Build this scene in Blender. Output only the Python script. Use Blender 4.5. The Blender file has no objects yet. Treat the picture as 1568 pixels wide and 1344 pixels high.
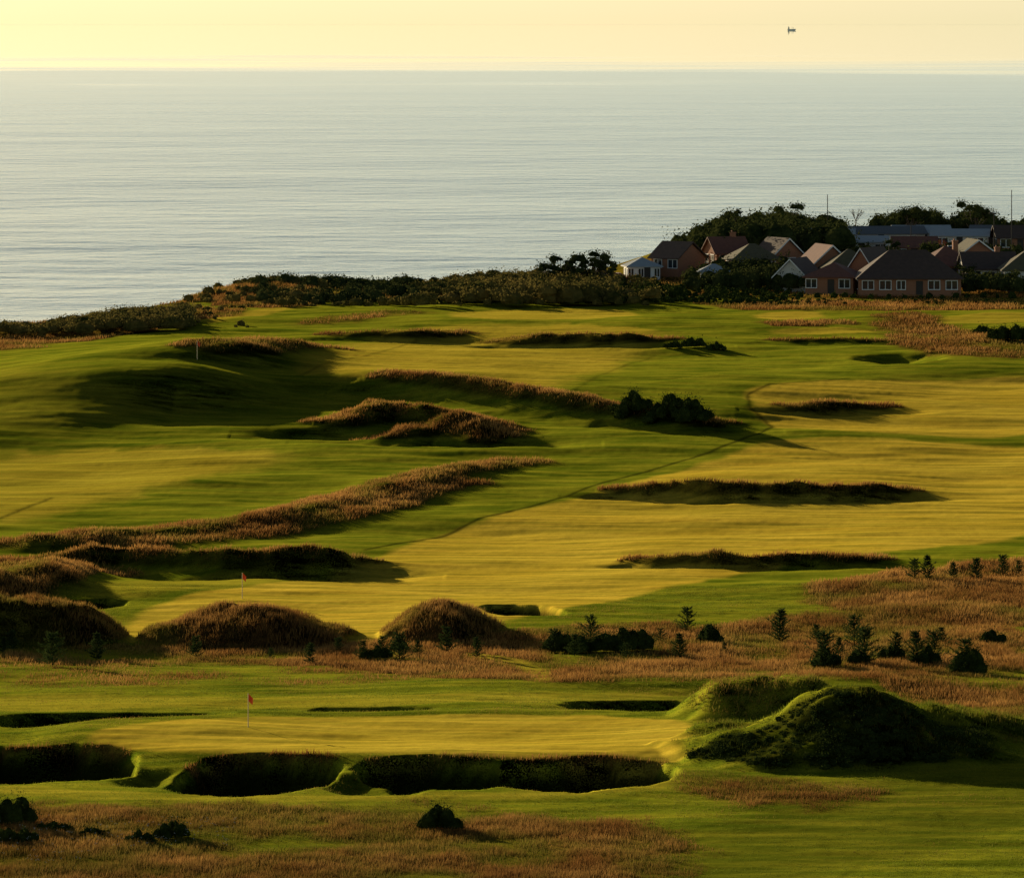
import bpy, math, random
import numpy as np
rng=np.random.default_rng(7); random.seed(7)
F=8700.; U0=784.; V0=35.; HC=46.     # survey constants: bearings/depressions taken from the hill top
SUN_EL=10.8; SUN_A=56.0
scene=bpy.context.scene
# ---------------------------------------------------------------- helpers
def sstep(x,a,b):
    t=np.clip((x-a)/(b-a),0,1); return t*t*(3-2*t)
def vnoise(x,y,seed=0):
    xf=np.floor(x); yf=np.floor(y)
    xi=xf.astype(np.int64); yi=yf.astype(np.int64); fx=x-xf; fy=y-yf
    fx=fx*fx*(3-2*fx); fy=fy*fy*(3-2*fy)
    def h(a,b):
        n=(a*374761393+b*668265263+seed*144269504)&0xffffffff
        n=((n^(n>>13))*1274126177)&0xffffffff
        return ((n^(n>>16))&0xffff)/65535.
    return 2*((h(xi,yi)*(1-fx)+h(xi+1,yi)*fx)*(1-fy)+(h(xi,yi+1)*(1-fx)+h(xi+1,yi+1)*fx)*fy)-1
def fbm(x,y,o=4,seed=0,g=0.5):
    r=0; a=1; s=0
    for i in range(o):
        r=r+a*vnoise(x*2**i+i*17.3,y*2**i+i*9.1,seed+i); s+=a; a*=g
    return r/s
def mesh_np(name,V,Fc,mat=None,smooth=False,col=None):
    me=bpy.data.meshes.new(name); k=Fc.shape[1]
    me.vertices.add(len(V)); me.vertices.foreach_set('co',np.ascontiguousarray(V,dtype=np.float32).ravel())
    me.loops.add(Fc.size); me.loops.foreach_set('vertex_index',np.ascontiguousarray(Fc,dtype=np.int32).ravel())
    me.polygons.add(len(Fc)); me.polygons.foreach_set('loop_start',np.arange(0,Fc.size,k,dtype=np.int32))
    me.polygons.foreach_set('use_smooth',np.full(len(Fc),smooth,dtype=bool))
    me.update(calc_edges=True)
    if col is not None:
        a=me.attributes.new('zones','FLOAT_COLOR','POINT'); a.data.foreach_set('color',np.ascontiguousarray(col,dtype=np.float32).ravel())
    if mat: me.materials.append(mat)
    return me
def add(name,me,loc=(0,0,0),parent=None,rot=0,sc=1):
    o=bpy.data.objects.new(name,me); scene.collection.objects.link(o)
    o.location=loc; o.rotation_euler=(0,0,rot); o.scale=(sc,sc,sc) if not hasattr(sc,'__len__') else sc
    if parent: o.parent=parent
    return o
# ---------------------------------------------------------------- materials
def newmat(name):
    m=bpy.data.materials.new(name); m.use_nodes=True; nt=m.node_tree; nt.nodes.clear()
    out=nt.nodes.new('ShaderNodeOutputMaterial'); return m,nt,out
def N(nt,t,**kw):
    n=nt.nodes.new(t)
    for k,v in kw.items(): setattr(n,k,v)
    return n
def mixc(nt,fac,a,b,blend='MIX'):
    n=nt.nodes.new('ShaderNodeMix'); n.data_type='RGBA'; n.blend_type=blend
    for i,s in ((0,fac),(6,a),(7,b)):
        if hasattr(s,'is_linked') or hasattr(s,'links'): nt.links.new(s,n.inputs[i])
        else: n.inputs[i].default_value=s if i==0 else (*s,1)
    return n.outputs[2]
def mth(nt,op,a,b=0.,c=None,clamp=False):
    n=nt.nodes.new('ShaderNodeMath'); n.operation=op; n.use_clamp=clamp
    for i,s in enumerate((a,b) if c is None else (a,b,c)):
        if hasattr(s,'links'): nt.links.new(s,n.inputs[i])
        else: n.inputs[i].default_value=s
    return n.outputs[0]
def vm(nt,op,a,b=None):
    n=nt.nodes.new('ShaderNodeVectorMath'); n.operation=op
    for i,s in enumerate((a,b)):
        if s is None: continue
        if hasattr(s,'links'): nt.links.new(s,n.inputs[i])
        else: n.inputs[i].default_value=s
    return n.outputs[0]
def noise(nt,scale,detail=3,rough=.55,vec=None,col=False):
    n=nt.nodes.new('ShaderNodeTexNoise'); n.inputs['Scale'].default_value=scale; n.inputs['Detail'].default_value=detail
    n.inputs['Roughness'].default_value=rough
    if vec is not None: nt.links.new(vec,n.inputs['Vector'])
    return n.outputs['Color' if col else 'Fac']
def rampf(nt,s,a,b,lo=0.,hi=1.):
    r=N(nt,'ShaderNodeMapRange'); nt.links.new(s,r.inputs[0]); r.inputs[1].default_value=a; r.inputs[2].default_value=b
    r.inputs[3].default_value=lo; r.inputs[4].default_value=hi; return r.outputs[0]
def simple(name,c,rough=.8,var=.25,scale=3.,metal=0.):
    m,nt,out=newmat(name); p=N(nt,'ShaderNodeBsdfPrincipled')
    tc=N(nt,'ShaderNodeTexCoord'); f=noise(nt,scale,4,.6,tc.outputs['Object'])
    lo=tuple(x*(1-var) for x in c); hi=tuple(min(1,x*(1+var)) for x in c)
    nt.links.new(mixc(nt,f,lo,hi),p.inputs['Base Color'])
    p.inputs['Roughness'].default_value=rough; p.inputs['Metallic'].default_value=metal
    nt.links.new(p.outputs[0],out.inputs[0]); return m
def mat_ground():
    m,nt,out=newmat('links_turf')
    g=N(nt,'ShaderNodeNewGeometry'); pos=g.outputs['Position']
    at=N(nt,'ShaderNodeAttribute',attribute_name='zones'); sp=N(nt,'ShaderNodeSeparateColor'); nt.links.new(at.outputs['Color'],sp.inputs[0])
    st=vm(nt,'MULTIPLY',pos,(.22,1.,1.))
    n1=noise(nt,.09,3,.6,pos); n2=noise(nt,.55,3,.65,st); n3=noise(nt,4,1,.6,pos)
    # cylinder-mower passes: long narrow bands
    n4=noise(nt,.75,2,.7,vm(nt,'MULTIPLY',pos,(.035,1.,0.)))
    green=mixc(nt,rampf(nt,n1,.35,.65),(.13,.19,.010),(.25,.30,.018))
    green=mixc(nt,rampf(nt,n2,.4,.75),green,(.46,.45,.030))
    gold=mixc(nt,rampf(nt,n1,.35,.65),(.82,.58,.055),(.95,.70,.08))
    gold=mixc(nt,rampf(nt,n2,.45,.75,0,.7),gold,(.54,.44,.04))
    gold=mixc(nt,rampf(nt,n4,.42,.60,0,.62),gold,(.38,.34,.03))
    brown=mixc(nt,rampf(nt,n2,.35,.65),(.10,.055,.015),(.24,.11,.03))
    gf=mth(nt,'ADD',sp.outputs[0],mth(nt,'MULTIPLY',mth(nt,'SUBTRACT',n2,.5),.3),clamp=True)
    c=mixc(nt,gf,green,gold)
    c=mixc(nt,sp.outputs[1],c,brown)
    c=mixc(nt,sp.outputs[2],c,(.014,.020,.005))  # near-black paint for shade, mow lines and dark scrub
    v=mth(nt,'MULTIPLY_ADD',n3,.4,.8)
    cv=N(nt,'ShaderNodeCombineColor')
    for i in range(3): nt.links.new(v,cv.inputs[i])
    c=mixc(nt,1.,c,cv.outputs[0],'MULTIPLY')
    # shading normals leant towards the sun to brighten the turf, with scatter
    q=vm(nt,'SUBTRACT',noise(nt,11,1,.6,pos,True),(.5,.5,.5))
    q2=vm(nt,'SUBTRACT',noise(nt,1.1,2,.6,st,True),(.5,.5,.5))
    q=vm(nt,'ADD',vm(nt,'MULTIPLY',q,(7.,7.,.5)),(-1.9,3.0,0)); q2=vm(nt,'MULTIPLY',q2,(1.5,4.5,.3))
    nn=vm(nt,'NORMALIZE',vm(nt,'ADD',vm(nt,'ADD',q,q2),vm(nt,'MULTIPLY',g.outputs['Normal'],(4.,4.,.95))))
    d=N(nt,'ShaderNodeBsdfDiffuse')
    nt.links.new(c,d.inputs[0]); nt.links.new(nn,d.inputs['Normal'])
    nt.links.new(d.outputs[0],out.inputs[0]); return m
def mat_leaf(name,c1,c2,trans=.5,scale=1.2,attr=False):
    m,nt,out=newmat(name); g=N(nt,'ShaderNodeNewGeometry')
    f=noise(nt,scale,3,.7,g.outputs['Position'])
    if attr:
        at=N(nt,'ShaderNodeAttribute',attribute_name='zones'); c=mixc(nt,mth(nt,'MULTIPLY',f,.3),at.outputs['Color'],(.03,.03,.01))
    else: c=mixc(nt,rampf(nt,f,.35,.65),c1,c2)
    d=N(nt,'ShaderNodeBsdfDiffuse'); t=N(nt,'ShaderNodeBsdfTranslucent'); nt.links.new(c,d.inputs[0]); nt.links.new(c,t.inputs[0])
    mx=N(nt,'ShaderNodeMixShader'); mx.inputs[0].default_value=trans
    nt.links.new(d.outputs[0],mx.inputs[1]); nt.links.new(t.outputs[0],mx.inputs[2]); nt.links.new(mx.outputs[0],out.inputs[0]); return m
def mat_sea():
    m,nt,out=newmat('sea_water'); g=N(nt,'ShaderNodeNewGeometry'); pos=g.outputs['Position']
    p=N(nt,'ShaderNodeBsdfPrincipled')
    p.inputs['IOR'].default_value=1.33
    sx=N(nt,'ShaderNodeSeparateXYZ'); nt.links.new(pos,sx.inputs[0])
    big=noise(nt,.0035,4,.65,pos); mid=noise(nt,.03,4,.7,pos)
    f=mth(nt,'MULTIPLY_ADD',big,.5,mth(nt,'MULTIPLY',mid,.5))
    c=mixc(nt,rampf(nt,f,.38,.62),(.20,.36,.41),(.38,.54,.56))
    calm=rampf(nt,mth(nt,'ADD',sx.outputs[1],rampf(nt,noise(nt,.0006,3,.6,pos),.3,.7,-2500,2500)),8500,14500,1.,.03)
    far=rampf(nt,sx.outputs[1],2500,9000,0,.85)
    c=mixc(nt,far,c,(.84,.88,.70)); c=mixc(nt,calm,(.9,.86,.62),c)  # pale glare and reflected sky put into the distant water's base colour
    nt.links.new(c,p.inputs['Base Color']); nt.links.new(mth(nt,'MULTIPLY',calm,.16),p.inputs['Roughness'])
    b=N(nt,'ShaderNodeBump'); b.inputs['Distance'].default_value=1.
    nt.links.new(mth(nt,'MULTIPLY',calm,rampf(nt,sx.outputs[1],1800,8500,1.,.2)),b.inputs['Strength'])
    w1=noise(nt,.3,3,.6,pos); w2=noise(nt,.03,3,.6,pos); w3=noise(nt,.003,3,.6,pos)
    hgt=mth(nt,'ADD',mth(nt,'MULTIPLY',w1,.6),mth(nt,'ADD',mth(nt,'MULTIPLY',w2,3.4),mth(nt,'MULTIPLY',w3,14.)))
    nt.links.new(hgt,b.inputs['Height']); nt.links.new(b.outputs[0],p.inputs['Normal'])
    nt.links.new(p.outputs[0],out.inputs[0]); return m
M_ground=mat_ground(); M_sea=mat_sea()
M_blade=mat_leaf('fescue_blades',None,None,.5,.5,True)
M_gorse=mat_leaf('gorse_foliage',(.018,.030,.008),(.06,.08,.017),.35)
M_wood=mat_leaf('woodland_foliage',(.020,.032,.011),(.085,.095,.028),.3,.35)
M_scrub=mat_leaf('scrub_foliage',(.05,.06,.016),(.24,.18,.05),.4,.3)
M_pine=mat_leaf('pine_needles',(.022,.04,.014),(.06,.085,.022),.35,2.)
M_bark=simple('bark',(.10,.07,.05)); M_dark=simple('dark_timber',(.05,.04,.03))
M_white=simple('white_paint',(.8,.8,.77),.5,.06); M_glass=simple('window_glass',(.03,.035,.04),.08,.1)
M_pole=simple('pole_paint',(.75,.6,.35),.5,.05); M_red=simple('flag_cloth',(.8,.10,.03),.8,.1)
M_pale=simple('umbel_white',(.6,.58,.5),.9,.1)
M_brick=simple('brick',(.34,.15,.08),.9,.3,6); M_render=simple('rendered_wall',(.70,.67,.60),.9,.12,1)
M_roofs=[simple('clay_tiles_dark',(.075,.045,.032),.8,.45,2),simple('clay_tiles_red',(.17,.065,.04),.8,.45,2),simple('slate',(.10,.11,.12),.7,.3,4),simple('felt_roof_pale',(.30,.34,.36),.6,.15,2),simple('mossy_tiles',(.10,.085,.04),.85,.45,2)]
# ---------------------------------------------------------------- base relief
Dk=np.array([-5000,-50,0,50,100,150,200,250,300,330,365,400,440,480,520,560,600,640,700,750,790,850,6000.])
Zk=np.array([44,44,44,33,22,12,6,2.5,.8,1,.7,0,-.8,-.6,.3,1.9,4.3,7,9.4,9.8,9.6,9.4,9.4])
_ty=np.arange(-200,1200,2.); _tz=np.interp(_ty,Dk,Zk); _k=np.exp(-np.linspace(-2.5,2.5,17)**2/2); _k/=_k.sum()
_tz=np.convolve(np.pad(_tz,8,mode='edge'),_k,'valid')
def seg_d(x,y,p):
    best=np.full(np.shape(x),1e9); bt=np.zeros(np.shape(x)); sd=np.zeros(np.shape(x))
    for i in range(len(p)-1):
        ax,ay=p[i][:2]; bx,by=p[i+1][:2]; dx,dy=bx-ax,by-ay; L=dx*dx+dy*dy
        t=np.clip(((x-ax)*dx+(y-ay)*dy)/L,0,1); ex=x-(ax+t*dx); ey=y-(ay+t*dy); d=np.hypot(ex,ey)
        m=d<best; best=np.where(m,d,best); bt=np.where(m,(i+t),bt); sd=np.where(m,ey,sd)
    return best,bt,sd
def yedge(x): return np.interp(x,[-3000,-400,-70,-60,-45,-38,0,20,40,100,400,3000],[500,640,715,722,745,790,805,850,905,915,920,800])
def zbase(x,y):
    x=np.asarray(x,float); y=np.asarray(y,float)
    z=np.interp(y,_ty,_tz)
    z=z-1.6*sstep(-x,30,60)*sstep(y,650,715)
    z=z+4.0*sstep(x,8,34)*sstep(y,765,850)
    z=z+1.0*np.exp(-((x+34)/9)**2-((y-768)/14)**2)
    # big shoulder of ground on the left
    dx=x+38; near=np.interp(x,[-66,-46,-36],[30,21,13.5])
    z=z+3.9*np.exp(-(dx/np.where(dx>0,13,26))**2-((y-618)/np.where(y>618,34,near))**2)
    d,t,s=seg_d(x,y,[(-30,636),(-13,624),(4.6,608),(26,592)])
    z=z+np.interp(t,[0,1,2,3],[1.3,1.9,1.6,.2])*np.exp(-(s/np.where(s>0,22,7.5))**2)*np.exp(-(np.maximum(0,d-abs(s))/8)**2)
    # broad undulation
    m=sstep(y,300,360)*(1-sstep(y,700,760))
    z=z+m*(.55*fbm(x/26,y/24,2,3)+.34*fbm(x/18,y/9,2,5))
    e=yedge(x)+6*fbm(x/12,x*0,2,9)
    z=z+(-48-z)*sstep(y-e,0,42)
    return z
_ys=np.arange(290,1000,.5)
def survey1(u,v):
    x=(u-U0)/F*_ys; vs=V0+F*(HC-zbase(x,_ys))/_ys
    k=np.argmax(vs<=v) if (vs<=v).any() else 900
    return ((u-U0)/F*_ys[k],_ys[k])
# ---------------------------------------------------------------- tensor grid
def outer(a,b,n): return a+(b-a)*(np.linspace(0,1,n)**2.5)
xs=np.concatenate([-outer(88,2600,26)[::-1],np.arange(-87.6,-42,.36),np.arange(-42,42,.17),np.arange(42,88,.36),outer(88.3,2600,26)])
ys=np.concatenate([-outer(0,1500,14)[::-1][:-1],np.arange(0,285,6),np.arange(286,470,.3),np.arange(470,800,.6),np.arange(800,960,1.2),outer(961,1500,10)])
xs=np.unique(xs); ys=np.unique(ys)
X,Y=np.meshgrid(xs,ys); Z=zbase(X,Y); ZB=Z.copy()
R=np.zeros_like(Z); G=np.zeros_like(Z); B=np.zeros_like(Z)
def sub(x0,x1,y0,y1):
    return slice(max(0,np.searchsorted(xs,x0)-1),np.searchsorted(xs,x1)+1),slice(max(0,np.searchsorted(ys,y0)-1),np.searchsorted(ys,y1)+1)
def chaikin(p,n=2):
    p=np.array(p,float)
    for _ in range(n):
        q=np.roll(p,-1,0); p=np.stack([.75*p+.25*q,.25*p+.75*q],1).reshape(-1,2)
    return p
def polymask(p,soft,warp=.6,sm=1):
    p=chaikin(p,sm); pad=soft*2+warp*2
    sx,sy=sub(p[:,0].min()-pad,p[:,0].max()+pad,p[:,1].min()-pad,p[:,1].max()+pad)
    x=X[sy,sx]; y=Y[sy,sx]
    if warp: x=x+warp*fbm(x/2.3,y/4,3,31); y=y+warp*2*fbm(x/3+9,y/5,3,37)
    ins=np.zeros(x.shape,bool); d=np.full(x.shape,1e9)
    n=len(p)
    for i in range(n):
        ax,ay=p[i]; bx,by=p[(i+1)%n]
        c=((ay>y)!=(by>y))
        if by!=ay: ins^= c&(x<(bx-ax)*(y-ay)/(by-ay)+ax)
        dx,dy=bx-ax,by-ay; L=dx*dx+dy*dy+1e-9; t=np.clip(((x-ax)*dx+(y-ay)*dy)/L,0,1)
        d=np.minimum(d,np.hypot(x-ax-t*dx,y-ay-t*dy))
    s=np.where(ins,d,-d)
    return (sy,sx),sstep(s,-soft,soft)
def mound(u,D,wl,wr,wn,wf,h,rough=0.,pw=1.6,seed=1):
    cx=(u-U0)/F*D; sx,sy=sub(cx-wl-2,cx+wr+2,D-wn-2,D+wf+2); x=X[sy,sx]-cx; y=Y[sy,sx]-D
    x=x+1.1*fbm(X[sy,sx]/3,Y[sy,sx]/3,2,seed); y=y+1.2*fbm(X[sy,sx]/4+5,Y[sy,sx]/4,2,seed+3)
    r=np.hypot(x/np.where(x>0,wr,wl),y/np.where(y>0,wf,wn)); b=np.clip(1-r*r,0,1)**pw
    Z[sy,sx]+=h*b*(1+.28*fbm(X[sy,sx]/2.2,Y[sy,sx]/3,3,seed+6))
    if rough: R[sy,sx]=np.maximum(R[sy,sx],rough*sstep(b,.02,.15)); B[sy,sx]=np.maximum(B[sy,sx],.3*rough*sstep(b,.05,.3)*sstep(-y,-1,2))  # near slope darkened in colour: painted shade away from the sun
mound(50,433,11,8.2,7.5,10,2.8,1,1.1,seed=1)
mound(370,432,8.4,8.8,7,9,2.6,1,1.0,seed=2)
mound(668,433,5,5.8,6,8,2.3,1,1.1,seed=3)
mound(-90,430,8,7,8,8,2.5,1,seed=4)
MS=Z.copy()
mound(1190,371,7.5,7,8,9,3.2,0,seed=5)
mound(1265,352,10.5,7,12,10,2.3,0,1.1,seed=6)
mound(1350,352,7,8.5,11,11,1.8,.0,1.2,seed=16)
mound(1450,362,7,8,9,12,1.5,.3,seed=7)
MH=Z-MS
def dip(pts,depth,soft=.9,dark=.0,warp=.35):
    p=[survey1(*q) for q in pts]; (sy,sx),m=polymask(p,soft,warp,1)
    Z[sy,sx]-=depth*m; B[sy,sx]=np.maximum(B[sy,sx],dark*sstep(m,.05,.5))  # shade inside the hollow painted into the turf colour
def lift(pts,h,soft,):
    p=[survey1(*q) for q in pts]; (sy,sx),m=polymask(p,soft,.2,2); Z[sy,sx]+=h*m
lift([(100,1150),(60,1120),(200,1098),(640,1090),(1040,1092),(1150,1120),(1080,1160),(700,1168),(400,1168)],.45,2.2)
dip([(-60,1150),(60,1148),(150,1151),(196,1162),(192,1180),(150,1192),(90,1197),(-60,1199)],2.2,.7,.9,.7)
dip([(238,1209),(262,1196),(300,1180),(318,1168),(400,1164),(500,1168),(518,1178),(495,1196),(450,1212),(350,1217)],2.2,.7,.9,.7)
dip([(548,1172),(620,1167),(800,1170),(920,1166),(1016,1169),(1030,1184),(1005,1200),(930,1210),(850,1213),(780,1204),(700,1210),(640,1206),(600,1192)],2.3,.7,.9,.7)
dip([(500,1205),(545,1186),(600,1190),(640,1212),(560,1216)],.8,1.6,.3,.5)
dip([(190,1200),(215,1176),(270,1180),(250,1204)],.7,1.5,.25,.5)
dip([(-20,1100),(150,1090),(355,1093),(330,1103),(150,1110),(-20,1112)],1.4,1.2,.6)
dip([(480,1086),(560,1083),(650,1084),(640,1091),(500,1092)],1.0,1.,.4)
dip([(860,1078),(950,1072),(1060,1075),(1050,1086),(900,1087)],1.2,1.,.6)
dip([(740,926),(800,924),(870,936),(850,943),(760,941)],1.5,.7,.9)
dip([(90,920),(190,914),(180,926),(100,930)],1.1,.7,.7)
dip([(1310,548),(1400,540),(1440,548),(1380,556)],1.0,2.6)
def ridge(pts,h,w,rough=1.,dip_front=.5,seed=11):
    p=[survey1(*q) for q in pts]; pa=np.array(p); sx,sy=sub(pa[:,0].min()-3*w,pa[:,0].max()+3*w,pa[:,1].min()-4*w,pa[:,1].max()+4*w)
    x=X[sy,sx]; y=Y[sy,sx]; d,t,s=seg_d(x+.5*fbm(x/2,y/3,2,seed),y+.9*fbm(x/2.5+4,y/3,2,seed+1),p)
    hm=h*(.85+.45*fbm(x/3,y/3,3,seed+2))*np.minimum(1,.35+np.minimum(t,len(p)-1-t)*1.6)
    prof=np.exp(-(d/np.where(s<0,w*.55,w*1.2))**2)
    Z[sy,sx]+=hm*prof - dip_front*h*np.exp(-((s+1.7*w)/(w*.8))**2)*np.exp(-(np.maximum(0,d-abs(s))/w)**2)
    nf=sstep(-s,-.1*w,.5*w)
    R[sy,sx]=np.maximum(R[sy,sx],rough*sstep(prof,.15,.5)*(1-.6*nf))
    B[sy,sx]=np.maximum(B[sy,sx],.75*nf*sstep(prof,.04,.3)*(s>-2*w)*min(1,dip_front*2))  # shade painted on the ridge face turned from the sun
ridge([(95,860),(200,864),(350,868),(500,866),(530,862)],1.6,2.8,1.)
ridge([(30,838),(100,836),(200,824),(420,804),(560,768),(700,728),(785,714)],.8,3.6,1.,.2)
ridge([(200,838),(420,818),(560,785),(680,745)],.4,4,.9,.1,seed=77)
ridge([(955,752),(1100,755),(1300,755),(1375,752)],1.0,2.)
ridge([(985,860),(1150,863),(1330,860)],.85,1.8)
ridge([(605,580),(720,594),(830,612),(950,634),(1090,650)],1.0,2.4)
ridge([(535,650),(600,642),(680,650),(740,666)],1.7,4.0,.8)
ridge([(590,670),(680,664),(745,670)],1.0,3.2,.9)
ridge([(780,524),(900,526),(1005,522)],1.1,3.)
ridge([(525,514),(600,516),(690,512)],.8,3.)
ridge([(330,534),(400,538),(480,532)],.8,4)
ridge([(1214,624),(1350,625)],.8,2.)
ridge([(1195,522),(1340,523)],.5,2.)
ridge([(-60,905),(20,905),(70,895),(100,875)],1.5,5.,1.,.2)
mm=sstep(Y,290,300)*(1-sstep(Y,760,800))*(np.abs(X)<88)
Z+=mm*(.10*fbm(X/6,Y/2.4,3,41)+.015*fbm(X/.6,Y/.8,2,43))
def samp(A,x,y):
    x=np.atleast_1d(np.asarray(x,float)); y=np.atleast_1d(np.asarray(y,float))
    i=np.clip(np.searchsorted(xs,x)-1,0,len(xs)-2); j=np.clip(np.searchsorted(ys,y)-1,0,len(ys)-2)
    fx=(x-xs[i])/(xs[i+1]-xs[i]); fy=(y-ys[j])/(ys[j+1]-ys[j])
    return (A[j,i]*(1-fx)+A[j,i+1]*fx)*(1-fy)+(A[j+1,i]*(1-fx)+A[j+1,i+1]*fx)*fy
def survey(u,v):
    x=(u-U0)/F*_ys; vs=V0+F*(HC-samp(Z,x,_ys))/_ys
    k=np.argmax(vs<=v) if (vs<=v).any() else 960
    return ((u-U0)/F*_ys[k],_ys[k])
def at(u,D):
    x=(u-U0)/F*D; return np.array([x,D,float(samp(Z,x,D)[0])])
def paint(A,pts,val=1.,soft=.8,warp=.6,op='max'):
    p=[survey(*q) for q in pts]; (sy,sx),m=polymask(p,soft,warp,1)
    if op=='max': A[sy,sx]=np.maximum(A[sy,sx],val*m)
    elif op=='mix': A[sy,sx]=A[sy,sx]*(1-m)+val*m
def line(A,pts,w,val):
    p=[survey(*q) for q in pts]; pa=np.array(p); sx,sy=sub(pa[:,0].min()-3,pa[:,0].max()+3,pa[:,1].min()-6,pa[:,1].max()+6)
    d,t,s=seg_d(X[sy,sx]+.3*fbm(X[sy,sx]/3,Y[sy,sx]/3,2,8),Y[sy,sx],p); A[sy,sx]=np.maximum(A[sy,sx],val*np.exp(-(d/w)**2))
paint(G,[(150,955),(230,925),(380,895),(540,872),(600,840),(720,800),(960,742),(1100,702),(1190,668),(1400,675),(1650,690),(1650,812),(1330,850),(1180,872),(1000,905),(860,940),(620,962),(400,966),(250,965)])
paint(G,[(1140,603),(1170,588),(1300,580),(1650,574),(1650,672),(1200,660),(1160,640)])
paint(G,[(430,568),(560,522),(690,495),(1010,500),(1010,532),(880,580),(830,600),(740,592),(600,572)],.75,3.,2.)
paint(G,[(-60,694),(200,682),(470,690),(360,722),(200,760),(-60,820)],.6,3.,2.5)
paint(G,[(-60,560),(150,590),(300,610),(150,650),(-60,660)],.2,4,2)
paint(G,[(690,474),(960,472),(990,486),(690,492)],.7)
paint(G,[(290,490),(480,464),(505,466),(400,484),(330,497)],.7)
paint(G,[(1150,480),(1250,476),(1265,486),(1160,490)],.8); paint(G,[(1180,506),(1330,502),(1345,512),(1190,514)],.7)
paint(G,[(1430,486),(1500,480),(1640,480),(1640,492),(1450,497)],.6)
paint(G,[(130,1140),(150,1115),(320,1098),(640,1092),(1000,1094),(1140,1112),(1090,1150),(700,1163),(400,1160),(200,1158)],.9,.5,.2)
paint(G,[(-60,1062),(500,1068),(1050,1058),(1050,1068),(700,1080),(300,1082),(-60,1090)],.35,1.5)
paint(G,[(100,880),(300,880),(540,872),(380,895),(200,920),(120,915)],.3,1.5)
paint(G,[(-60,1198),(300,1218),(900,1216),(1050,1190),(1000,1222),(300,1228),(-60,1215)],.35,.8,.4)
def paintR(pts,val=1.,soft=1.5,warp=1.6): paint(R,pts,val,soft,warp)
paintR([(-60,965),(100,975),(560,982),(760,960),(900,955),(1080,962),(1230,930),(1640,960),(1640,1120),(1420,1075),(1270,1040),(1100,1038),(860,1046),(700,1040),(400,1015),(-60,1012)],.85)
paintR([(-60,1010),(400,1012),(700,1038),(500,1050),(-60,1055)],.35,2)
paintR([(1215,905),(1330,880),(1480,862),(1640,845),(1640,955),(1400,955),(1260,935)])
paintR([(-80,850),(70,850),(112,868),(95,900),(-80,920)])
paintR([(-60,1232),(250,1228),(600,1235),(900,1245),(1060,1290),(1040,1350),(700,1400),(-60,1400)],.85,3.,2.5)
paintR([(960,1205),(1100,1190),(1250,1190),(1380,1205),(1300,1240),(1080,1235)],.6,2.)
paintR([(1060,462),(1640,455),(1640,475),(1300,480),(1100,474)])
paintR([(1340,478),(1430,480),(1450,505),(1640,512),(1640,548),(1450,548),(1370,530),(1340,500)])
paintR([(1150,492),(1270,488),(1340,498),(1200,502)])
paintR([(-60,500),(150,488),(290,470),(400,474),(300,492),(200,512),(100,526),(-60,532)],.95)
paintR([(280,460),(300,432),(400,424),(520,440),(500,468),(380,475)],1)
paintR([(440,494),(560,475),(690,480),(560,488),(480,500)],.7)
paintR([(-60,532),(60,526),(90,532),(-60,540)],.8)
R=np.where(Y>700,np.maximum(R,sstep(Y,738+8*fbm(X/9,Y/9,2,5),752)*.8),R)
pth=[(690,998),(760,1003),(830,1018),(860,1040),(820,1045),(790,1022),(700,1004)]
paint(R,pth,.2,.9,.8,'mix'); paint(G,pth,.6,.9,.8)
# scrub and long grass over the big mound
mk=sstep(MH,.25,.7)
G*=1-mk; R=np.where(mk>0,np.maximum(R,.42*mk),R)
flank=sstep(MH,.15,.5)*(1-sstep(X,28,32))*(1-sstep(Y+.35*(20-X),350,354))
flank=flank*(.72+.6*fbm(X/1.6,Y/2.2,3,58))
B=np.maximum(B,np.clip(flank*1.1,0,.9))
# bottom right: dim shade beside the mound painted into the grass colour
paint(B,[(1060,1262),(1300,1215),(1640,1150),(1640,1270),(1400,1300),(1200,1400),(980,1400),(1040,1320)],.38,3.,2.)
paint(B,[(-60,1290),(300,1330),(1000,1340),(1000,1400),(-60,1400)],.3,2.,2.)
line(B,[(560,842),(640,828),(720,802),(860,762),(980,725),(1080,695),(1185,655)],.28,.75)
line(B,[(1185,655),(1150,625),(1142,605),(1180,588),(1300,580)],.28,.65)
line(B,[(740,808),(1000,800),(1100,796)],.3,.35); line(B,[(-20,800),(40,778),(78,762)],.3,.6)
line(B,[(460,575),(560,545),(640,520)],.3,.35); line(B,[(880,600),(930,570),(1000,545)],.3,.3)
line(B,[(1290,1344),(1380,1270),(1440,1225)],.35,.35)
for pl in ([(-40,1147),(60,1145),(150,1149),(190,1160)],[(290,1182),(335,1165),(420,1161),(505,1169)],[(565,1169),(680,1164),(800,1168),(920,1164),(1015,1167)]): line(R,pl,.5,.75)
belt=(Y>380)*(Y<425)*((Z-ZB)<.5)+.8*(Y<345)
Rv=np.clip(R*(.85-.12*belt+(.55+.35*belt)*fbm(X/4.5,Y/6,4,62)),0,1)
B=np.clip(B,0,1)
ny,nx=Z.shape
V=np.stack([X,Y,Z],-1).reshape(-1,3); ii=(np.arange(ny-1)[:,None]*nx+np.arange(nx-1)[None,:]).ravel()
Fc=np.stack([ii,ii+1,ii+nx+1,ii+nx],1)
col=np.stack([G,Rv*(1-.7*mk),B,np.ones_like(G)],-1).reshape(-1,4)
add('ground_terrain',mesh_np('ground_terrain',V,Fc,M_ground,True,col))
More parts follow.
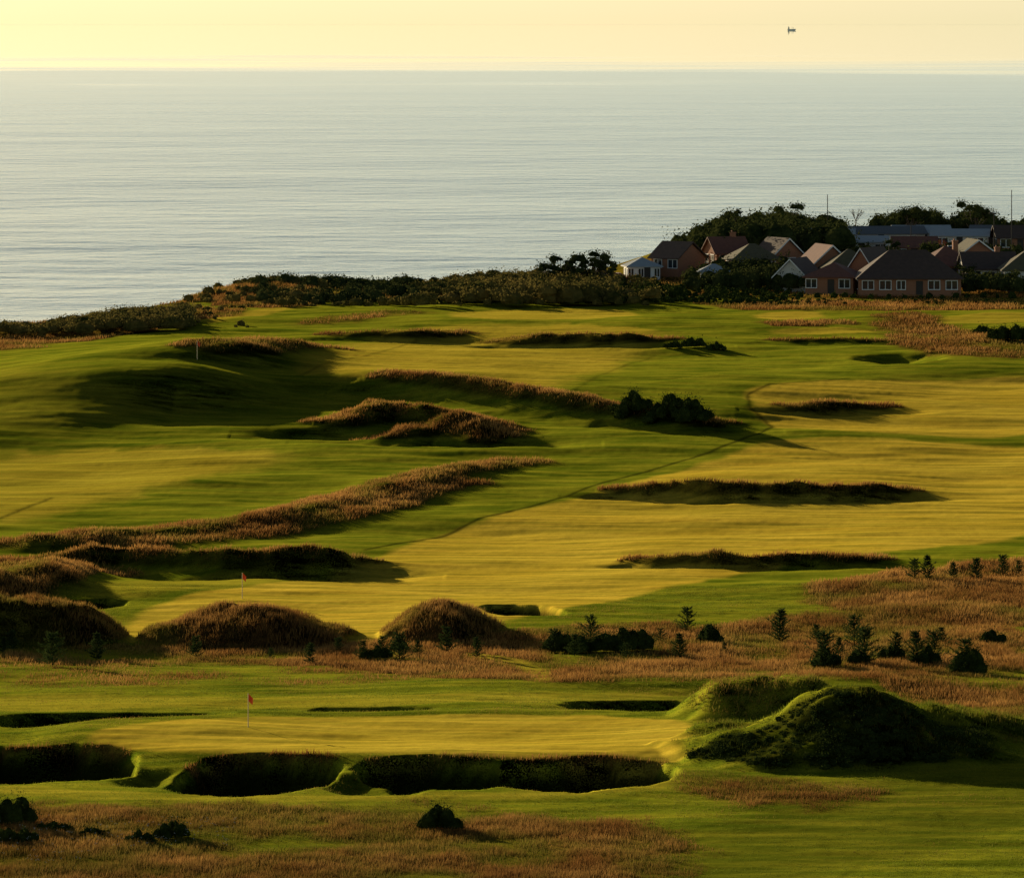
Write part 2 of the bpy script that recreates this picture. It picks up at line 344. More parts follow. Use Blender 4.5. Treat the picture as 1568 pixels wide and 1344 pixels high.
# ---------------------------------------------------------------- sea
sxv=np.concatenate([-np.geomspace(100,300000,24)[::-1],[0],np.geomspace(100,300000,24)]); syv=np.concatenate([[-3000,0,400],np.geomspace(800,400000,40)])
SX,SY=np.meshgrid(sxv,syv); nx2=len(sxv); ii=(np.arange(len(syv)-1)[:,None]*nx2+np.arange(nx2-1)[None,:]).ravel()
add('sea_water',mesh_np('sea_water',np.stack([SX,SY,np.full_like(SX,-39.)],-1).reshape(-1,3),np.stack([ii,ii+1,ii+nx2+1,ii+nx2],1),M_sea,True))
# ---------------------------------------------------------------- rough grass blades
def blades(name,n,y0,y1,hh,ww,thr_field,minv=.15,green=.0,xlim=.1,tone=1.):
    y=rng.uniform(y0,y1,n); x=rng.uniform(-1,1,n)*(xlim*y+3)
    r=samp(thr_field,x,y); dk=samp(B,x,y); keep=rng.random(n)<np.clip((r-minv)*1.6,0,1)*(1-.4*dk); x=x[keep];y=y[keep];r=r[keep];dk=dk[keep]
    cl=fbm(x/1.1,y/1.6,3,91); keep=rng.random(len(x))<.75+.7*cl; x=x[keep];y=y[keep];r=r[keep];cl=cl[keep];dk=dk[keep]
    n=len(x); z=samp(Z,x,y); mkk=samp(mk.astype(float),x,y)
    h=hh*(.55+.6*rng.random(n))*(1+.5*cl)*(.5+.5*r); w=ww*(.6+.8*rng.random(n))
    a=rng.uniform(0,math.pi,n); lx=rng.normal(.12,.3,n)*h; ly=rng.normal(0,.3,n)*h
    P0=np.stack([x-np.cos(a)*w/2,y-np.sin(a)*w/2,z-.03],1); P1=np.stack([x+np.cos(a)*w/2,y+np.sin(a)*w/2,z-.03],1); P2=np.stack([x+lx,y+ly,z+h],1)
    Vv=np.stack([P0,P1,P2],1).reshape(-1,3)
    t=np.clip(.5+.9*fbm(x/4,y/6,3,95)+rng.normal(0,.25,n),0,1)[:,None]; gr=np.clip(green+mkk*.8+.9*fbm(x/4.5,y/6,4,62)*-1+rng.normal(0,.12,n),0,1)[:,None]
    c=np.array([.30,.13,.035])*(1-t)+np.array([.60,.32,.09])*t
    c=c*(1-gr)+np.array([.19,.23,.025])*gr
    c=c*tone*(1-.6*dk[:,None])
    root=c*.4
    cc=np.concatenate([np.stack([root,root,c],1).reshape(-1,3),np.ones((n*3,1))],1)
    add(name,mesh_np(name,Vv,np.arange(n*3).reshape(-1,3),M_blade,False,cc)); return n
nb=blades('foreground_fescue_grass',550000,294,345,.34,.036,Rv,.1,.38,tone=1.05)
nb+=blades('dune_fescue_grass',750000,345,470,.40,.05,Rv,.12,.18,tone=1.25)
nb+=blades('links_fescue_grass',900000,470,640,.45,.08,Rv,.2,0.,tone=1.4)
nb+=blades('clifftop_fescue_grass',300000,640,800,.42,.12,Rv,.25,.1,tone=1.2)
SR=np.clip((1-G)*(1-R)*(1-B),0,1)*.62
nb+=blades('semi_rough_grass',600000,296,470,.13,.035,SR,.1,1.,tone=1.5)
# ---------------------------------------------------------------- foliage masses
def blobs(name,C,Rr,dens,size,mat,corefac=.78):
    C=np.array(C,float); Rr=np.array(Rr,float); VV=[];FF=[];off=0
    nu,nv=9,6
    th=np.linspace(0,2*np.pi,nu,endpoint=False); ph=np.linspace(-.5,np.pi/2,nv)
    base=np.array([(math.cos(a)*math.cos(b),math.sin(a)*math.cos(b),math.sin(b)) for b in ph for a in th])
    bf=[(j*nu+i,j*nu+(i+1)%nu,(j+1)*nu+(i+1)%nu,(j+1)*nu+i) for j in range(nv-1) for i in range(nu)]
    for c,r in zip(C,Rr):
        nz=1+rng.uniform(-.13,.13,len(base))[:,None]
        VV.append(c+base*r*corefac*nz); FF.append(np.array(bf)+off); off+=len(base)
        n=int(dens*(r[0]*r[2]+r[0]*r[1])/(size*size))
        d=rng.normal(size=(n,3)); d/=np.linalg.norm(d,axis=1)[:,None]; d[:,2]=np.where(d[:,2]<-.25,-d[:,2],d[:,2])
        lump=1+.22*np.sin(d[:,0]*5+c[0]*3)*np.sin(d[:,1]*5+c[1])+.13*np.sin(d[:,2]*9+c[0])+.1*np.sin(d[:,0]*13+d[:,2]*11)
        p=c+d*r*(lump*rng.uniform(.72,1.14,n))[:,None]
        nn=d+.7*rng.normal(size=(n,3)); nn/=np.linalg.norm(nn,axis=1)[:,None]
        t=np.cross(nn,rng.normal(size=(n,3))); t/=np.linalg.norm(t,axis=1)[:,None]; b=np.cross(nn,t)
        s=(size*rng.uniform(.5,1.2,n))[:,None]
        q=np.stack([p-t*s*.5-b*s*.35,p+t*s*.5-b*s*.2,p+t*s*.35+b*s*.5,p-t*s*.4+b*s*.3],1).reshape(-1,3)
        VV.append(q); FF.append(np.arange(4*n).reshape(-1,4)+off); off+=4*n
    return add(name,mesh_np(name,np.concatenate(VV),np.concatenate(FF),mat,False))
def bush(name,u1,u2,vt,vb,mat=M_gorse,n=None,size=None,dens=1.6):
    x,D=survey((u1+u2)/2,vb); w=(u2-u1)*D/F; h=(vb-vt)*D/F; n=n or max(6,int(w/h*5)); C=[];Rr=[]
    for i in range(n):
        f=(i+.5)/n; px=x-w/2+w*(.08+.84*f); py=D+rng.uniform(-.5,1.)*min(w*.3,2.5)
        hh=h*rng.uniform(.55,1.05)*(1-.45*abs(2*f-1)**2); r=min(w/n*1.4,h)*rng.uniform(.7,1.2); r=max(r,h*.36)
        C.append((px,py,float(samp(Z,px,py)[0])+hh*.35)); Rr.append((r,r,hh*.65))
    return blobs(name,C,Rr,dens,size or max(.08,D*.00024),mat)
for b in [(832,905,960,1000),(895,950,952,998),(930,1000,955,998),(1068,1106,954,984),(1245,1285,985,1022),(1460,1505,982,1032),(1345,1385,985,1010),(-30,52,1212,1265),(640,708,1230,1270),(190,240,1266,1290),(235,290,1255,1284),
          (1015,1045,520,534),(1043,1082,512,532),(1080,1112,521,536),(1490,1520,494,512),(1510,1600,492,522),(550,600,985,1010),(600,625,975,998),(1300,1330,990,1018),(1395,1440,985,1018),(55,115,1248,1275),(1500,1540,960,985),(-20,60,1262,1290),(120,170,1262,1280)]:
    bush('gorse_bush',*b)
bush('gorse_thicket',935,1000,601,634,n=10); bush('gorse_thicket',985,1045,606,640,n=10); bush('gorse_thicket',1030,1093,608,645,n=10)
C=[];Rr=[]
for i in range(800):
    for _ in range(20):
        x,D=rng.uniform(9,32),rng.uniform(333,360)
        if samp(B,x,D)[0]>.5 and samp(MH,x,D)[0]>.15: break
    else: continue
    r=rng.uniform(.10,.36)*(1.3 if fbm(np.array([x/2.]),np.array([D/3.]),2,55)[0]>.1 else .8); C.append((x,D,float(samp(Z,x,D)[0])-.05)); Rr.append((r*1.5,r*1.5,r*.8))
blobs('mound_gorse',C,Rr,1.2,.085,M_gorse,.6)
def mass(name,sky,D0,D1,rows,step,mat,size,drop=12,dens=1.3,rmin=.8,flat=1.,hmax=8.):
    us=[s[0] for s in sky]; vs=[s[1] for s in sky]; C=[];Rr=[]
    for k in range(rows):
        D=D0+(D1-D0)*k/max(1,rows-1)
        u=us[0]
        while u<us[-1]:
            d=D+rng.uniform(-.5,.5)*(D1-D0)/rows; vt=np.interp(u,us,vs)+(rows-1-k)*drop/rows*rng.uniform(.5,1.5)+rng.uniform(0,6)
            zt=HC-(vt-V0)*d/F; p=at(u,d); h=zt-p[2]
            if h>.3:
                h=min(h,hmax); r=max(rmin,min(h*.6,3.2))*rng.uniform(.7,1.2); zt=p[2]+h
                C.append((p[0],p[1],zt-min(h*.6,r))); Rr.append((r*flat,r*flat,min(h*.62,r)))
                if h>2.2*r: C.append((p[0],p[1],zt-1.6*r)); Rr.append((r*1.1,r,r))
            u+=step*rng.uniform(.6,1.4)
    if C: blobs(name,C,Rr,dens,size,mat)
def scatter(name,u0,u1,D0,D1,n,h0,h1,mat,size,flat=1.5):
    C=[];Rr=[]
    while len(C)<n:
        u=rng.uniform(u0,u1); D=rng.uniform(D0,D1); x=(u-U0)/F*D
        if fbm(np.array([x/5]),np.array([D/9]),2,71)[0]<-.25 or D>yedge(x)+1:
            n-=.3; continue
        h=rng.uniform(h0,h1); p=at(u,D); C.append((p[0],p[1],p[2]+h*.3)); Rr.append((h*.6*flat,h*.6*flat,h*.7))
    blobs(name,C,Rr,1.3,size,mat)
mass('coastal_scrub',[(-40,488),(0,486),(40,489),(100,482),(150,474),(190,466),(250,464),(290,458)],690,716,5,16,M_scrub,.18,10,rmin=.5,flat=1.7,hmax=1.9)
mass('coastal_scrub',[(285,452),(310,440),(400,424),(500,430),(560,434),(640,424),(700,415),(780,409),(830,408),(930,408),(960,418),(1010,420)],728,788,10,17,M_scrub,.22,34,rmin=.6,flat=1.3,hmax=3.0)
scatter('coastal_scrub',390,960,735,790,340,.6,1.7,M_wood,.2)
scatter('coastal_scrub',285,500,740,785,80,.5,1.2,M_scrub,.18)
scatter('coastal_scrub',60,380,690,722,60,.3,.8,M_scrub,.16)
mass('clifftop_hedge',[(440,466),(560,457),(700,450),(900,446),(1100,448),(1300,455),(1568,457),(1620,457)],733,740,3,12,M_gorse,.2,8,rmin=.45)
mass('clifftop_hedge',[(920,432),(1000,426),(1060,434),(1100,432),(1190,436),(1240,446)],742,762,4,16,M_gorse,.22,12,rmin=.6,hmax=3)
mass('headland_woodland',[(1000,400),(1015,380),(1040,355),(1070,338),(1100,328),(1170,319),(1225,316),(1238,330),(1262,324),(1290,327),(1302,350)],812,872,8,20,M_wood,.3,22,hmax=6.5)
mass('headland_woodland',[(1290,345),(1330,342),(1345,326),(1370,318),(1430,316),(1450,332),(1465,322),(1480,311),(1505,313),(1530,332),(1568,330),(1640,330)],862,890,5,22,M_wood,.3,10,hmax=6.5)
mass('garden_shrubs',[(1060,402),(1100,392),(1200,386),(1250,396)],765,792,5,22,M_wood,.25,20,hmax=3)
mass('garden_shrubs',[(1240,372),(1340,366),(1450,368),(1560,370)],798,822,4,26,M_wood,.25,10,hmax=2.8)
mass('garden_shrubs',[(1440,425),(1480,412),(1530,410),(1600,420)],758,768,3,20,M_wood,.25,10,hmax=2.8)
mass('garden_shrubs',[(1180,440),(1300,444),(1400,446),(1600,442)],744,748,1,20,M_gorse,.2,3,hmax=1.2,rmin=.4)
def tube(P,r0,r1,k=6):
    P=np.array(P,float); n=len(P); Vv=[];Ff=[]
    for i,p in enumerate(P):
        d=P[min(i+1,n-1)]-P[max(i-1,0)]; d/=np.linalg.norm(d)+1e-9
        a=np.cross(d,[0,1,0.3]); a/=np.linalg.norm(a)+1e-9; b=np.cross(d,a); r=r0+(r1-r0)*i/(n-1)
        for j in range(k): Vv.append(p+r*(a*math.cos(2*math.pi*j/k)+b*math.sin(2*math.pi*j/k)))
    for i in range(n-1):
        for j in range(k): Ff.append((i*k+j,i*k+(j+1)%k,(i+1)*k+(j+1)%k,(i+1)*k+j))
    return np.array(Vv),np.array(Ff)
def join_np(L):
    VV=[];FF=[];o=0
    for v,f in L: VV.append(v);FF.append(f+o);o+=len(v)
    return np.concatenate(VV),np.concatenate(FF)
def tree(name,u,D,h,w,mat=M_wood,size=.22):
    p=at(u,D); e=bpy.data.objects.new(name,None); scene.collection.objects.link(e); e.location=p
    L=[tube([(0,0,-.3),(.1,0,h*.3),(.2,.1,h*.6)],.22,.1)]; C=[];Rr=[]
    for i in range(15):
        a=i*2.4; rr=w*.36*(.25+.75*rng.random()); q=(rr*math.cos(a)+.3,rr*math.sin(a),h*(.35+.5*rng.random()))
        L.append(tube([(.1,0,h*.25),(q[0]*.6,q[1]*.6,q[2]*.7),q],.09,.03)); C.append(q); r=w*.17*rng.uniform(.6,1.25); Rr.append((r*1.1,r*1.1,r*.8))
    v,f=join_np(L); add('trunk',mesh_np('trunk',v,f,M_bark,True),parent=e)
    c=blobs('crown',C,Rr,1.5,size,mat,.6); c.parent=e
for u,D,h,w in [(838,770,4.2,5),(858,772,5.0,5),(882,770,5.4,5.5),(908,772,5.8,5.2),(925,771,4.6,4),(1395,856,5.5,7),(1490,856,6,6),(1120,850,5,7),(1205,852,6,6),(1105,782,3.4,4),(1250,792,4.2,5),(1320,800,3.6,4),(1475,775,3.4,4),(1545,760,3.2,3.6),(1185,778,3.0,4),(1420,800,4.2,5),(1362,795,5.6,4),(1240,765,2.8,3)]: tree('windswept_tree',u,D,h,w)
def bare(name,u,D,h):
    L=[]
    def br(p,d,l,r,k):
        q=p+d*l; L.append(tube([p,(p+q)/2+rng.normal(0,.04,3)*l,q],r,r*.6,5))
        if k>0:
            for _ in range(3):
                dd=d+rng.normal(0,.42,3)+np.array([0,0,.12]); dd/=np.linalg.norm(dd); br(q,dd,l*.72,r*.6,k-1)
    br(np.zeros(3),np.array([0,0,1.]),h*.3,.12,4); v,f=join_np(L); add(name,mesh_np(name,v,f,M_bark,True),at(u,D)-np.array([0,0,.2]))
bare('bare_tree',1310,850,6.)
def pine_mesh(seed):
    r=np.random.default_rng(seed); L=[tube([(0,0,-.1),(.02,0,.5),(0,0,1.)],.018,.004)]; tr=[]; fat=r.uniform(.9,1.8)
    for lv in range(9):
        z=.06+.105*lv; ln=.28*fat*(1-z*.78)*r.uniform(.5,1.4)
        for k in range(6):
            if r.random()<.15: continue
            a=k*1.05+lv*.5+r.uniform(-.4,.4); up=.45+.5*r.random(); l2=ln*r.uniform(.6,1.2)
            for t in np.linspace(.2,1,6):
                c=np.array([math.cos(a)*l2*t,math.sin(a)*l2*t,z+l2*t*up])
                for _ in range(4):
                    d=np.array([math.cos(a),math.sin(a),.8])+r.normal(0,.6,3); d/=np.linalg.norm(d); s=np.cross(d,r.normal(size=3)); s/=np.linalg.norm(s)
                    tr.append([c-s*.012,c+s*.012,c+d*.1+s*.004,c+d*.1-s*.004])
    for _ in range(30):
        d=np.array([0,0,1])+r.normal(0,.3,3); c=np.array([0,0,.85+.12*r.random()]); s=np.cross(d,r.normal(size=3)); s/=np.linalg.norm(s); tr.append([c-s*.012,c+s*.012,c+d*.09+s*.003,c+d*.09-s*.003])
    q=np.array(tr).reshape(-1,3); L.append((q,np.arange(len(q)).reshape(-1,4)))
    v,f=join_np(L); return mesh_np('pine_sapling',v,f,M_pine)
pms=[pine_mesh(s) for s in range(7)]
for i,(u,vb,hp) in enumerate([(80,1020,45),(148,1012,38),(300,1008,30),(475,1018,30),(518,1000,20),(556,1010,26),(585,1008,30),(612,1012,38),(640,1005,22),(683,1000,36),(730,1008,28),
    (850,1000,32),(880,1005,30),(905,985,36),(1052,968,34),(1040,1010,36),(1085,985,26),(1195,985,46),(1262,1025,50),(1250,985,26),(1308,990,42),(1325,1018,50),(1285,1005,26),(1372,1010,38),(1402,1018,46),(1430,1012,40),(1442,985,22),(1478,1030,44),
    (1400,888,28),(1420,888,34),(1460,888,24),(1495,890,32),(1535,882,28),(1560,880,20),(1012,985,20),(960,1010,22),(5,1000,22),(18,996,28),(415,1010,16),(1110,1000,14)]):
    x,D=survey(u,vb); s=hp*D/F*1.1; add('pine_sapling',pms[(i*3)%7],(x,D,float(samp(Z,x,D)[0])),rot=i*1.3,sc=(s*1.2,s*1.2,s))
L=[];P=[]
for i in range(170):
    u=rng.uniform(-20,360); v=rng.uniform(1262,1335) if u<140 else rng.uniform(1262,1305); x,D=survey(u,v); z=float(samp(Z,x,D)[0]); h=rng.uniform(.3,.6)
    L.append(tube([(x,D,z),(x+.03,D,z+h)],.008,.005,3))
    for _ in range(3):
        a,b=rng.uniform(-.08,.08,2); c=np.array([x+a,D+b,z+h+rng.uniform(-.03,.04)]); s=.02
        P.append([c+(-s,-s*.6,0),c+(s,-s*.6,.01),c+(s,s*.6,.02),c+(-s,s*.6,0.01)])
v,f=join_np(L); me=mesh_np('cow_parsley',v,f,M_pine)
cp=add('cow_parsley',me); q=np.array(P).reshape(-1,3); add('umbels',mesh_np('umbels',q,np.arange(len(q)).reshape(-1,4),M_pale),parent=cp)
# ---------------------------------------------------------------- flagsticks
def flag(u,vb,h):
    x,D=survey(u,vb); z=float(samp(Z,x,D)[0]); v,f=tube([(0,0,-.05),(0,0,h)],.035,.028,8)
    e=add('golf_flagstick',mesh_np('golf_flagstick',v,f,M_pole,True),(x,D,z))
    n=8; vv=[];ff=[]
    for i in range(n+1):
        t=i/n; yy=.05*math.sin(t*6)
        vv+= [(.02+.30*t,yy,h-.02-.3*t),(.02+.26*t,yy+.01,h-.50-.24*t)]
    for i in range(n): ff.append((2*i,2*i+1,2*i+3,2*i+2))
    add('flag',mesh_np('flag',np.array(vv),np.array(ff),M_red),parent=e)
flag(380,1114,2.15); flag(371,917,2.1); flag(302,551,2.1)
# ---------------------------------------------------------------- houses
def pyd(name,v,f,mat,parent):
    me=bpy.data.meshes.new(name); me.from_pydata([tuple(map(float,p)) for p in v],[],f); me.materials.append(mat); me.update(); return add(name,me,parent=parent)
def box(x0,x1,y0,y1,z0,z1):
    v=np.array([(x0,y0,z0),(x1,y0,z0),(x1,y1,z0),(x0,y1,z0),(x0,y0,z1),(x1,y0,z1),(x1,y1,z1),(x0,y1,z1)],float)
    return v,np.array([(0,3,2,1),(4,5,6,7),(0,1,5,4),(1,2,6,5),(2,3,7,6),(3,0,4,7)])
def multi(name,L,mat,parent):
    v,f=join_np(L); return add(name,mesh_np(name,v,f,mat),parent=parent)
def house(name,u,D,w,d,wh,rh,kind='hip',rot=0,wall=M_brick,roof=0,wins=3,chim=True):
    p=at(u,D); e=bpy.data.objects.new(name,None); scene.collection.objects.link(e); e.location=p; e.rotation_euler=(0,0,math.radians(rot))
    W,Dp=w/2,d/2; o=.4
    if kind=='gable_front':
        v=[(-W,-Dp,-1),(W,-Dp,-1),(W,Dp,-1),(-W,Dp,-1),(-W,-Dp,wh),(W,-Dp,wh),(W,Dp,wh),(-W,Dp,wh),(0,-Dp,rh-.12),(0,Dp,rh-.12)]
        pyd('walls',v,[(0,1,5,8,4),(1,2,6,5),(2,3,7,9,6),(3,0,4,7)],wall,e)
        s=(rh-wh)/W; t=.16
        v=[(-W-o,-Dp-o,wh-o*s),(0,-Dp-o,rh),(W+o,-Dp-o,wh-o*s),(-W-o,Dp+o,wh-o*s),(0,Dp+o,rh),(W+o,Dp+o,wh-o*s)]
        v+= [(a,b,c+t) for a,b,c in v]
        pyd('roof',v,[(6,7,10,9),(7,8,11,10),(0,3,4,1),(1,4,5,2),(0,1,7,6),(1,2,8,7),(3,9,10,4),(4,10,11,5),(0,6,9,3),(2,5,11,8)],M_roofs[roof],e)
        yb=-Dp-o-.04
        v=[(-W-o,yb,wh-o*s-.05),(0,yb,rh-.05),(W+o,yb,wh-o*s-.05),(-W-o,yb,wh-o*s+.17),(0,yb,rh+.19),(W+o,yb,wh-o*s+.17)]
        pyd('bargeboard',v,[(0,1,4,3),(1,2,5,4)],M_white,e)
    elif kind=='gable_side':
        v=[(-W,-Dp,-1),(W,-Dp,-1),(W,Dp,-1),(-W,Dp,-1),(-W,-Dp,wh),(W,-Dp,wh),(W,Dp,wh),(-W,Dp,wh),(-W,0,rh-.12),(W,0,rh-.12)]
        pyd('walls',v,[(0,1,5,4),(1,2,6,9,5),(2,3,7,6),(3,0,4,8,7)],wall,e)
        s=(rh-wh)/Dp; t=.16
        v=[(-W-o,-Dp-o,wh-o*s),(-W-o,0,rh),(-W-o,Dp+o,wh-o*s),(W+o,-Dp-o,wh-o*s),(W+o,0,rh),(W+o,Dp+o,wh-o*s)]
        v+=[(a,b,c+t) for a,b,c in v]
        pyd('roof',v,[(6,9,10,7),(7,10,11,8),(0,1,4,3),(1,2,5,4),(0,6,7,1),(1,7,8,2),(3,4,10,9),(4,5,11,10),(0,3,9,6),(2,8,11,5)],M_roofs[roof],e)
    else:
        vv,ff=box(-W,W,-Dp,Dp,-1,wh-.03); multi('walls',[(vv,ff)],wall,e); k=min(W,Dp)*.95
        if W>=Dp: r1,r2=(-W+k,0,rh),(W-k,0,rh)
        else: r1,r2=(0,-Dp+k,rh),(0,Dp-k,rh)
        v=[(-W-o,-Dp-o,wh-.15),(W+o,-Dp-o,wh-.15),(W+o,Dp+o,wh-.15),(-W-o,Dp+o,wh-.15),(-W-o,-Dp-o,wh),(W+o,-Dp-o,wh),(W+o,Dp+o,wh),(-W-o,Dp+o,wh),r1,r2]
        if W>=Dp: ff=[(4,5,9,8),(5,6,9),(6,7,8,9),(7,4,8)]
        else: ff=[(4,5,8),(5,6,9,8),(6,7,9),(7,4,8,9)]
        pyd('roof',v,ff+[(0,3,2,1),(0,1,5,4),(1,2,6,5),(2,3,7,6),(3,0,4,7)],M_roofs[roof],e)
    fr=[];gl=[];dr=[]
    if wins:
        for i in range(wins):
            cx=-W+w*(i+.5)/wins+rng.uniform(-.3,.3); ww=min(w/wins*.33,rng.uniform(.55,1.1)); z0=wh-1.45; z1=wh-.35
            if wins>2 and i==wins//2:
                dr.append(box(cx-.45,cx+.45,-Dp-.06,-Dp-.01,0,2.05)); continue
            y=-Dp
            gl.append(box(cx-ww,cx+ww,y-.04,y-.01,z0,z1))
            for a in (-ww-.07,-.04,ww-.02): fr.append(box(cx+a,cx+a+.09,y-.09,y-.045,z0-.02,z1+.02))
            fr+= [box(cx-ww-.08,cx+ww+.08,y-.12,y-.1,z0-.1,z0-.0),box(cx-ww-.08,cx+ww+.08,y-.12,y-.1,z1,z1+.09)]
        for yy in (-Dp*.4,Dp*.4):
            gl.append(box(-W-.04,-W-.01,yy-.6,yy+.6,wh-1.5,wh-.4)); fr.append(box(-W-.09,-W-.045,yy-.7,yy+.7,wh-1.62,wh-1.5)); fr.append(box(-W-.09,-W-.045,yy-.7,yy+.7,wh-.4,wh-.28))
        multi('window_frames',fr,M_white,e); multi('windows',gl,M_glass,e)
        if dr: multi('door',dr,M_dark,e)
    if chim: multi('chimney',[box(W*.3,W*.3+.7,-.1,.5,wh,rh+.6),box(W*.3-.06,W*.3+.76,-.16,.56,rh+.603,rh+.75),box(W*.3+.1,W*.3+.3,.1,.3,rh+.753,rh+1.0)],M_brick,e)
    return e
house('conservatory',983,796,4.4,4.5,2.0,3.2,'hip',8,M_white,3,4,False)
house('gabled_house',1038,800,4.8,6,2.6,4.6,'gable_side',-40,M_brick,0,2,False)
house('garden_conservatory',1093,780,3.8,3.5,2.0,3.0,'hip',0,M_white,3,4,False)
house('tiled_bungalow',1152,795,6.5,6,2.3,4.4,'hip',10,M_brick,4,3,False)
house('tiled_bungalow',1112,806,5,5,2.2,4.2,'gable_side',20,M_brick,1,2)
house('tiled_bungalow',1192,800,5,6,2.3,4.6,'gable_front',25,M_brick,0,1,False)
house('gabled_bungalow',1222,768,4.2,8,2.3,4.4,'gable_front',-18,M_render,0,1,False)
house('tiled_bungalow',1262,786,6,7,2.3,5.0,'gable_front',15,M_brick,1,1,False)
house('tiled_bungalow',1300,780,7,7,2.4,5.0,'hip',5,M_brick,4,3,False)
house('brick_bungalow',1278,760,6.5,7,2.4,4.2,'hip',-15,M_brick,1,3,False)
house('brick_bungalow',1390,757,13.5,9,2.4,6.0,'hip',0,M_brick,0,6,False)
house('gabled_bungalow',1335,768,4.4,8,2.6,5.8,'gable_front',-25,M_brick,0,1,False)
house('rendered_house',1512,778,7,6,2.6,4.6,'gable_side',5,M_render,0,3)
house('rendered_house',1568,772,6,7,2.8,5.2,'hip',0,M_render,4,3,False)
house('tiled_bungalow',1448,785,7,7,2.4,5.0,'hip',10,M_brick,1,3)
house('tiled_bungalow',1490,798,6,6,2.4,4.6,'gable_front',10,M_brick,4,1,False)
for u,D,w,rf,h in [(1275,832,6,3,2.8),(1345,836,13,2,2.8),(1410,838,8,3,2.8),(1470,832,8,3,2.7),(1520,838,6,2,2.8),(1320,822,7,3,2.6),(1560,830,7,0,3.4),(1400,815,6,1,3.2)]:
    house('park_chalet',u,D,w,4.5,1.9,h,'gable_side',rng.uniform(-12,12),M_render if rf>1 else M_brick,rf,3,False)
# ---------------------------------------------------------------- masts, cars, ship
def mast(name,u,D,vtop,arms=2):
    p=at(u,D); h=HC-(vtop-V0)*D/F-p[2]; L=[tube([(0,0,-.3),(0,0,h*.5),(0,0,h)],.09,.05)]
    for k in range(arms): L.append(box(-.7,.7,-.05,.05,h-.5-.6*k,h-.38-.6*k)); L+= [box(s-.04,s+.04,-.04,.04,h-.377-.6*k,h-.2-.6*k) for s in (-.6,.6)]
    v,f=join_np(L); add(name,mesh_np(name,v,f,M_dark),p)
mast('radio_mast',1267,845,298,0); mast('telegraph_pole',1549,820,291,0); mast('telegraph_pole',1522,800,322,1); mast('telegraph_pole',1395,815,340,1)
def car(u,D,c,rot):
    p=at(u,D); m=simple('car_paint',c,.3,.05); e=bpy.data.objects.new('parked_car',None); scene.collection.objects.link(e); e.location=p+np.array([0,0,.05]); e.rotation_euler=(0,0,rot)
    prof=[(-2.1,.35),(-2.1,.85),(-1.4,.98),(-.8,1.45),(.7,1.45),(1.4,.95),(2.1,.8),(2.1,.35)]
    v=[(x,-.82,z) for x,z in prof]+[(x,.82,z) for x,z in prof]; n=len(prof)
    for i in (3,4): v[i]=(v[i][0],-.65,v[i][2]); v[n+i]=(v[n+i][0],.65,v[n+i][2])
    pyd('body',v,[tuple(range(n)),tuple(range(2*n-1,n-1,-1))]+[(i,n+i,n+(i+1)%n,(i+1)%n) for i in range(n)],m,e)
    pyd('windows',[(-.95,-.84,1.0),(1.1,-.84,1.0),(.6,-.70,1.38),(-.7,-.70,1.38)],[(0,1,2,3)],M_glass,e)
    L=[]
    for x in (-1.3,1.3):
        for y in (-.86,.7): L.append(tube([(x,y,.33),(x,y+.16,.33)],.33,.33,12))
    multi('wheels',L,M_dark,e)
car(942,790,(.6,.08,.04),.3); car(1302,812,(.8,.8,.8),.1); car(1437,822,(.7,.15,.05),.2); car(1460,820,(.8,.8,.8),0.); car(1322,810,(.75,.75,.72),.2)
Dsh=85*F/12.; xsh=(1212-U0)/F*Dsh
e=bpy.data.objects.new('cargo_ship',None); scene.collection.objects.link(e); e.location=(xsh,Dsh,-39)
Mh=simple('ship_hull',(.9,.85,.68),.6,.1)
pyd('hull',[(-42,-7,0),(40,-7,0),(40,7,0),(-42,7,0),(-46,-8,14),(50,-2,16),(50,2,16),(-46,8,14)],[(0,1,5,4),(1,2,6,5),(2,3,7,6),(3,0,4,7),(4,5,6,7)],Mh,e)
multi('superstructure',[box(-40,-22,-6,6,14.1,34),box(-34,-29,-2,2,34.1,46),box(5,8,-1,1,14.1,38),box(20,23,-1,1,14.1,34)],Mh,e)
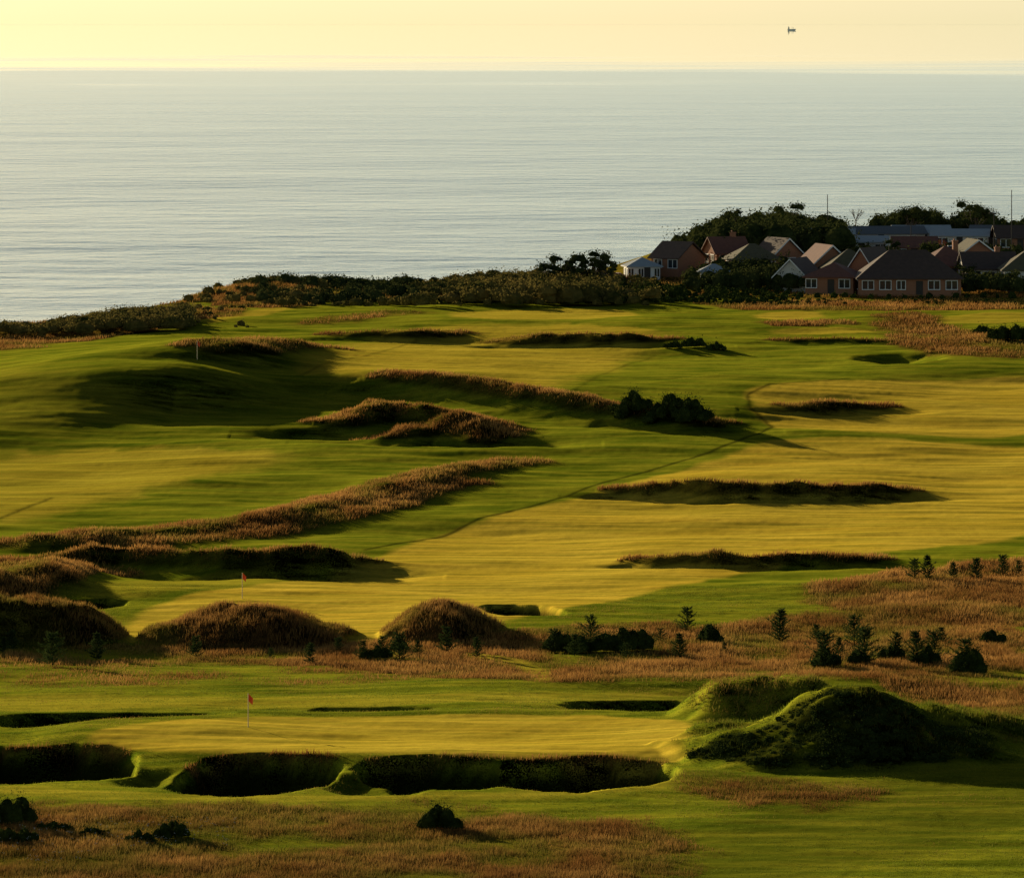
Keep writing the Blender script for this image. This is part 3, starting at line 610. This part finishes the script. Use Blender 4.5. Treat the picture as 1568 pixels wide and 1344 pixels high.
# ---------------------------------------------------------------- light, sky, camera
a=math.radians(SUN_A); el=math.radians(SUN_EL)
from mathutils import Vector
sd=Vector((-math.cos(el)*math.cos(a),math.cos(el)*math.sin(a),math.sin(el)))
sl=bpy.data.lights.new('sun','SUN'); sl.energy=5.0; sl.angle=math.radians(.5); sl.color=(1.,.80,.50)
so=bpy.data.objects.new('sun',sl); scene.collection.objects.link(so); so.rotation_euler=(sd).to_track_quat('Z','Y').to_euler(); so.location=(-100,400,100)
w=bpy.data.worlds.new('World'); scene.world=w; w.use_nodes=True; nt=w.node_tree; nt.nodes.clear()
sk=nt.nodes.new('ShaderNodeTexSky'); sk.sky_type='NISHITA'; sk.sun_disc=False; sk.sun_elevation=el; sk.sun_rotation=math.radians(360-(90-SUN_A)); sk.dust_density=1.; sk.air_density=1.; sk.ozone_density=1.; sk.altitude=0
bg=nt.nodes.new('ShaderNodeBackground'); bg.inputs[1].default_value=.055; ow=nt.nodes.new('ShaderNodeOutputWorld')
nt.links.new(sk.outputs[0],bg.inputs[0])
# sea haze lying along the horizon
tc=nt.nodes.new('ShaderNodeTexCoord'); sz=nt.nodes.new('ShaderNodeSeparateXYZ'); nt.links.new(tc.outputs['Generated'],sz.inputs[0])
cr=nt.nodes.new('ShaderNodeValToRGB'); nt.links.new(mth(nt,'ABSOLUTE',sz.outputs[2]),cr.inputs[0])
E=cr.color_ramp.elements; E[0].position=0; E[0].color=(.47,.51,.36,1); E[1].position=.4; E[1].color=(0,0,0,1)
for p_,c_ in ((.012,(.49,.52,.40)),(.035,(.53,.61,.53)),(.08,(.41,.52,.51)),(.18,(.09,.13,.15))):
    q_=E.new(p_); q_.color=(*c_,1)
bh=nt.nodes.new('ShaderNodeBackground'); bh.inputs[1].default_value=1.; nt.links.new(cr.outputs[0],bh.inputs[0])
ad=nt.nodes.new('ShaderNodeAddShader'); nt.links.new(bg.outputs[0],ad.inputs[0]); nt.links.new(bh.outputs[0],ad.inputs[1]); nt.links.new(ad.outputs[0],ow.inputs[0])
cam=bpy.data.cameras.new('camera'); co=bpy.data.objects.new('camera',cam); scene.collection.objects.link(co)
co.location=(0,0,HC); co.rotation_euler=(math.radians(90),0,0); cam.sensor_width=36; cam.lens=36*F/1568; cam.shift_y=-(672-V0)/1568; cam.clip_start=1; cam.clip_end=600000
scene.camera=co
scene.view_settings.view_transform='Standard'; scene.view_settings.look='None'; scene.view_settings.exposure=0
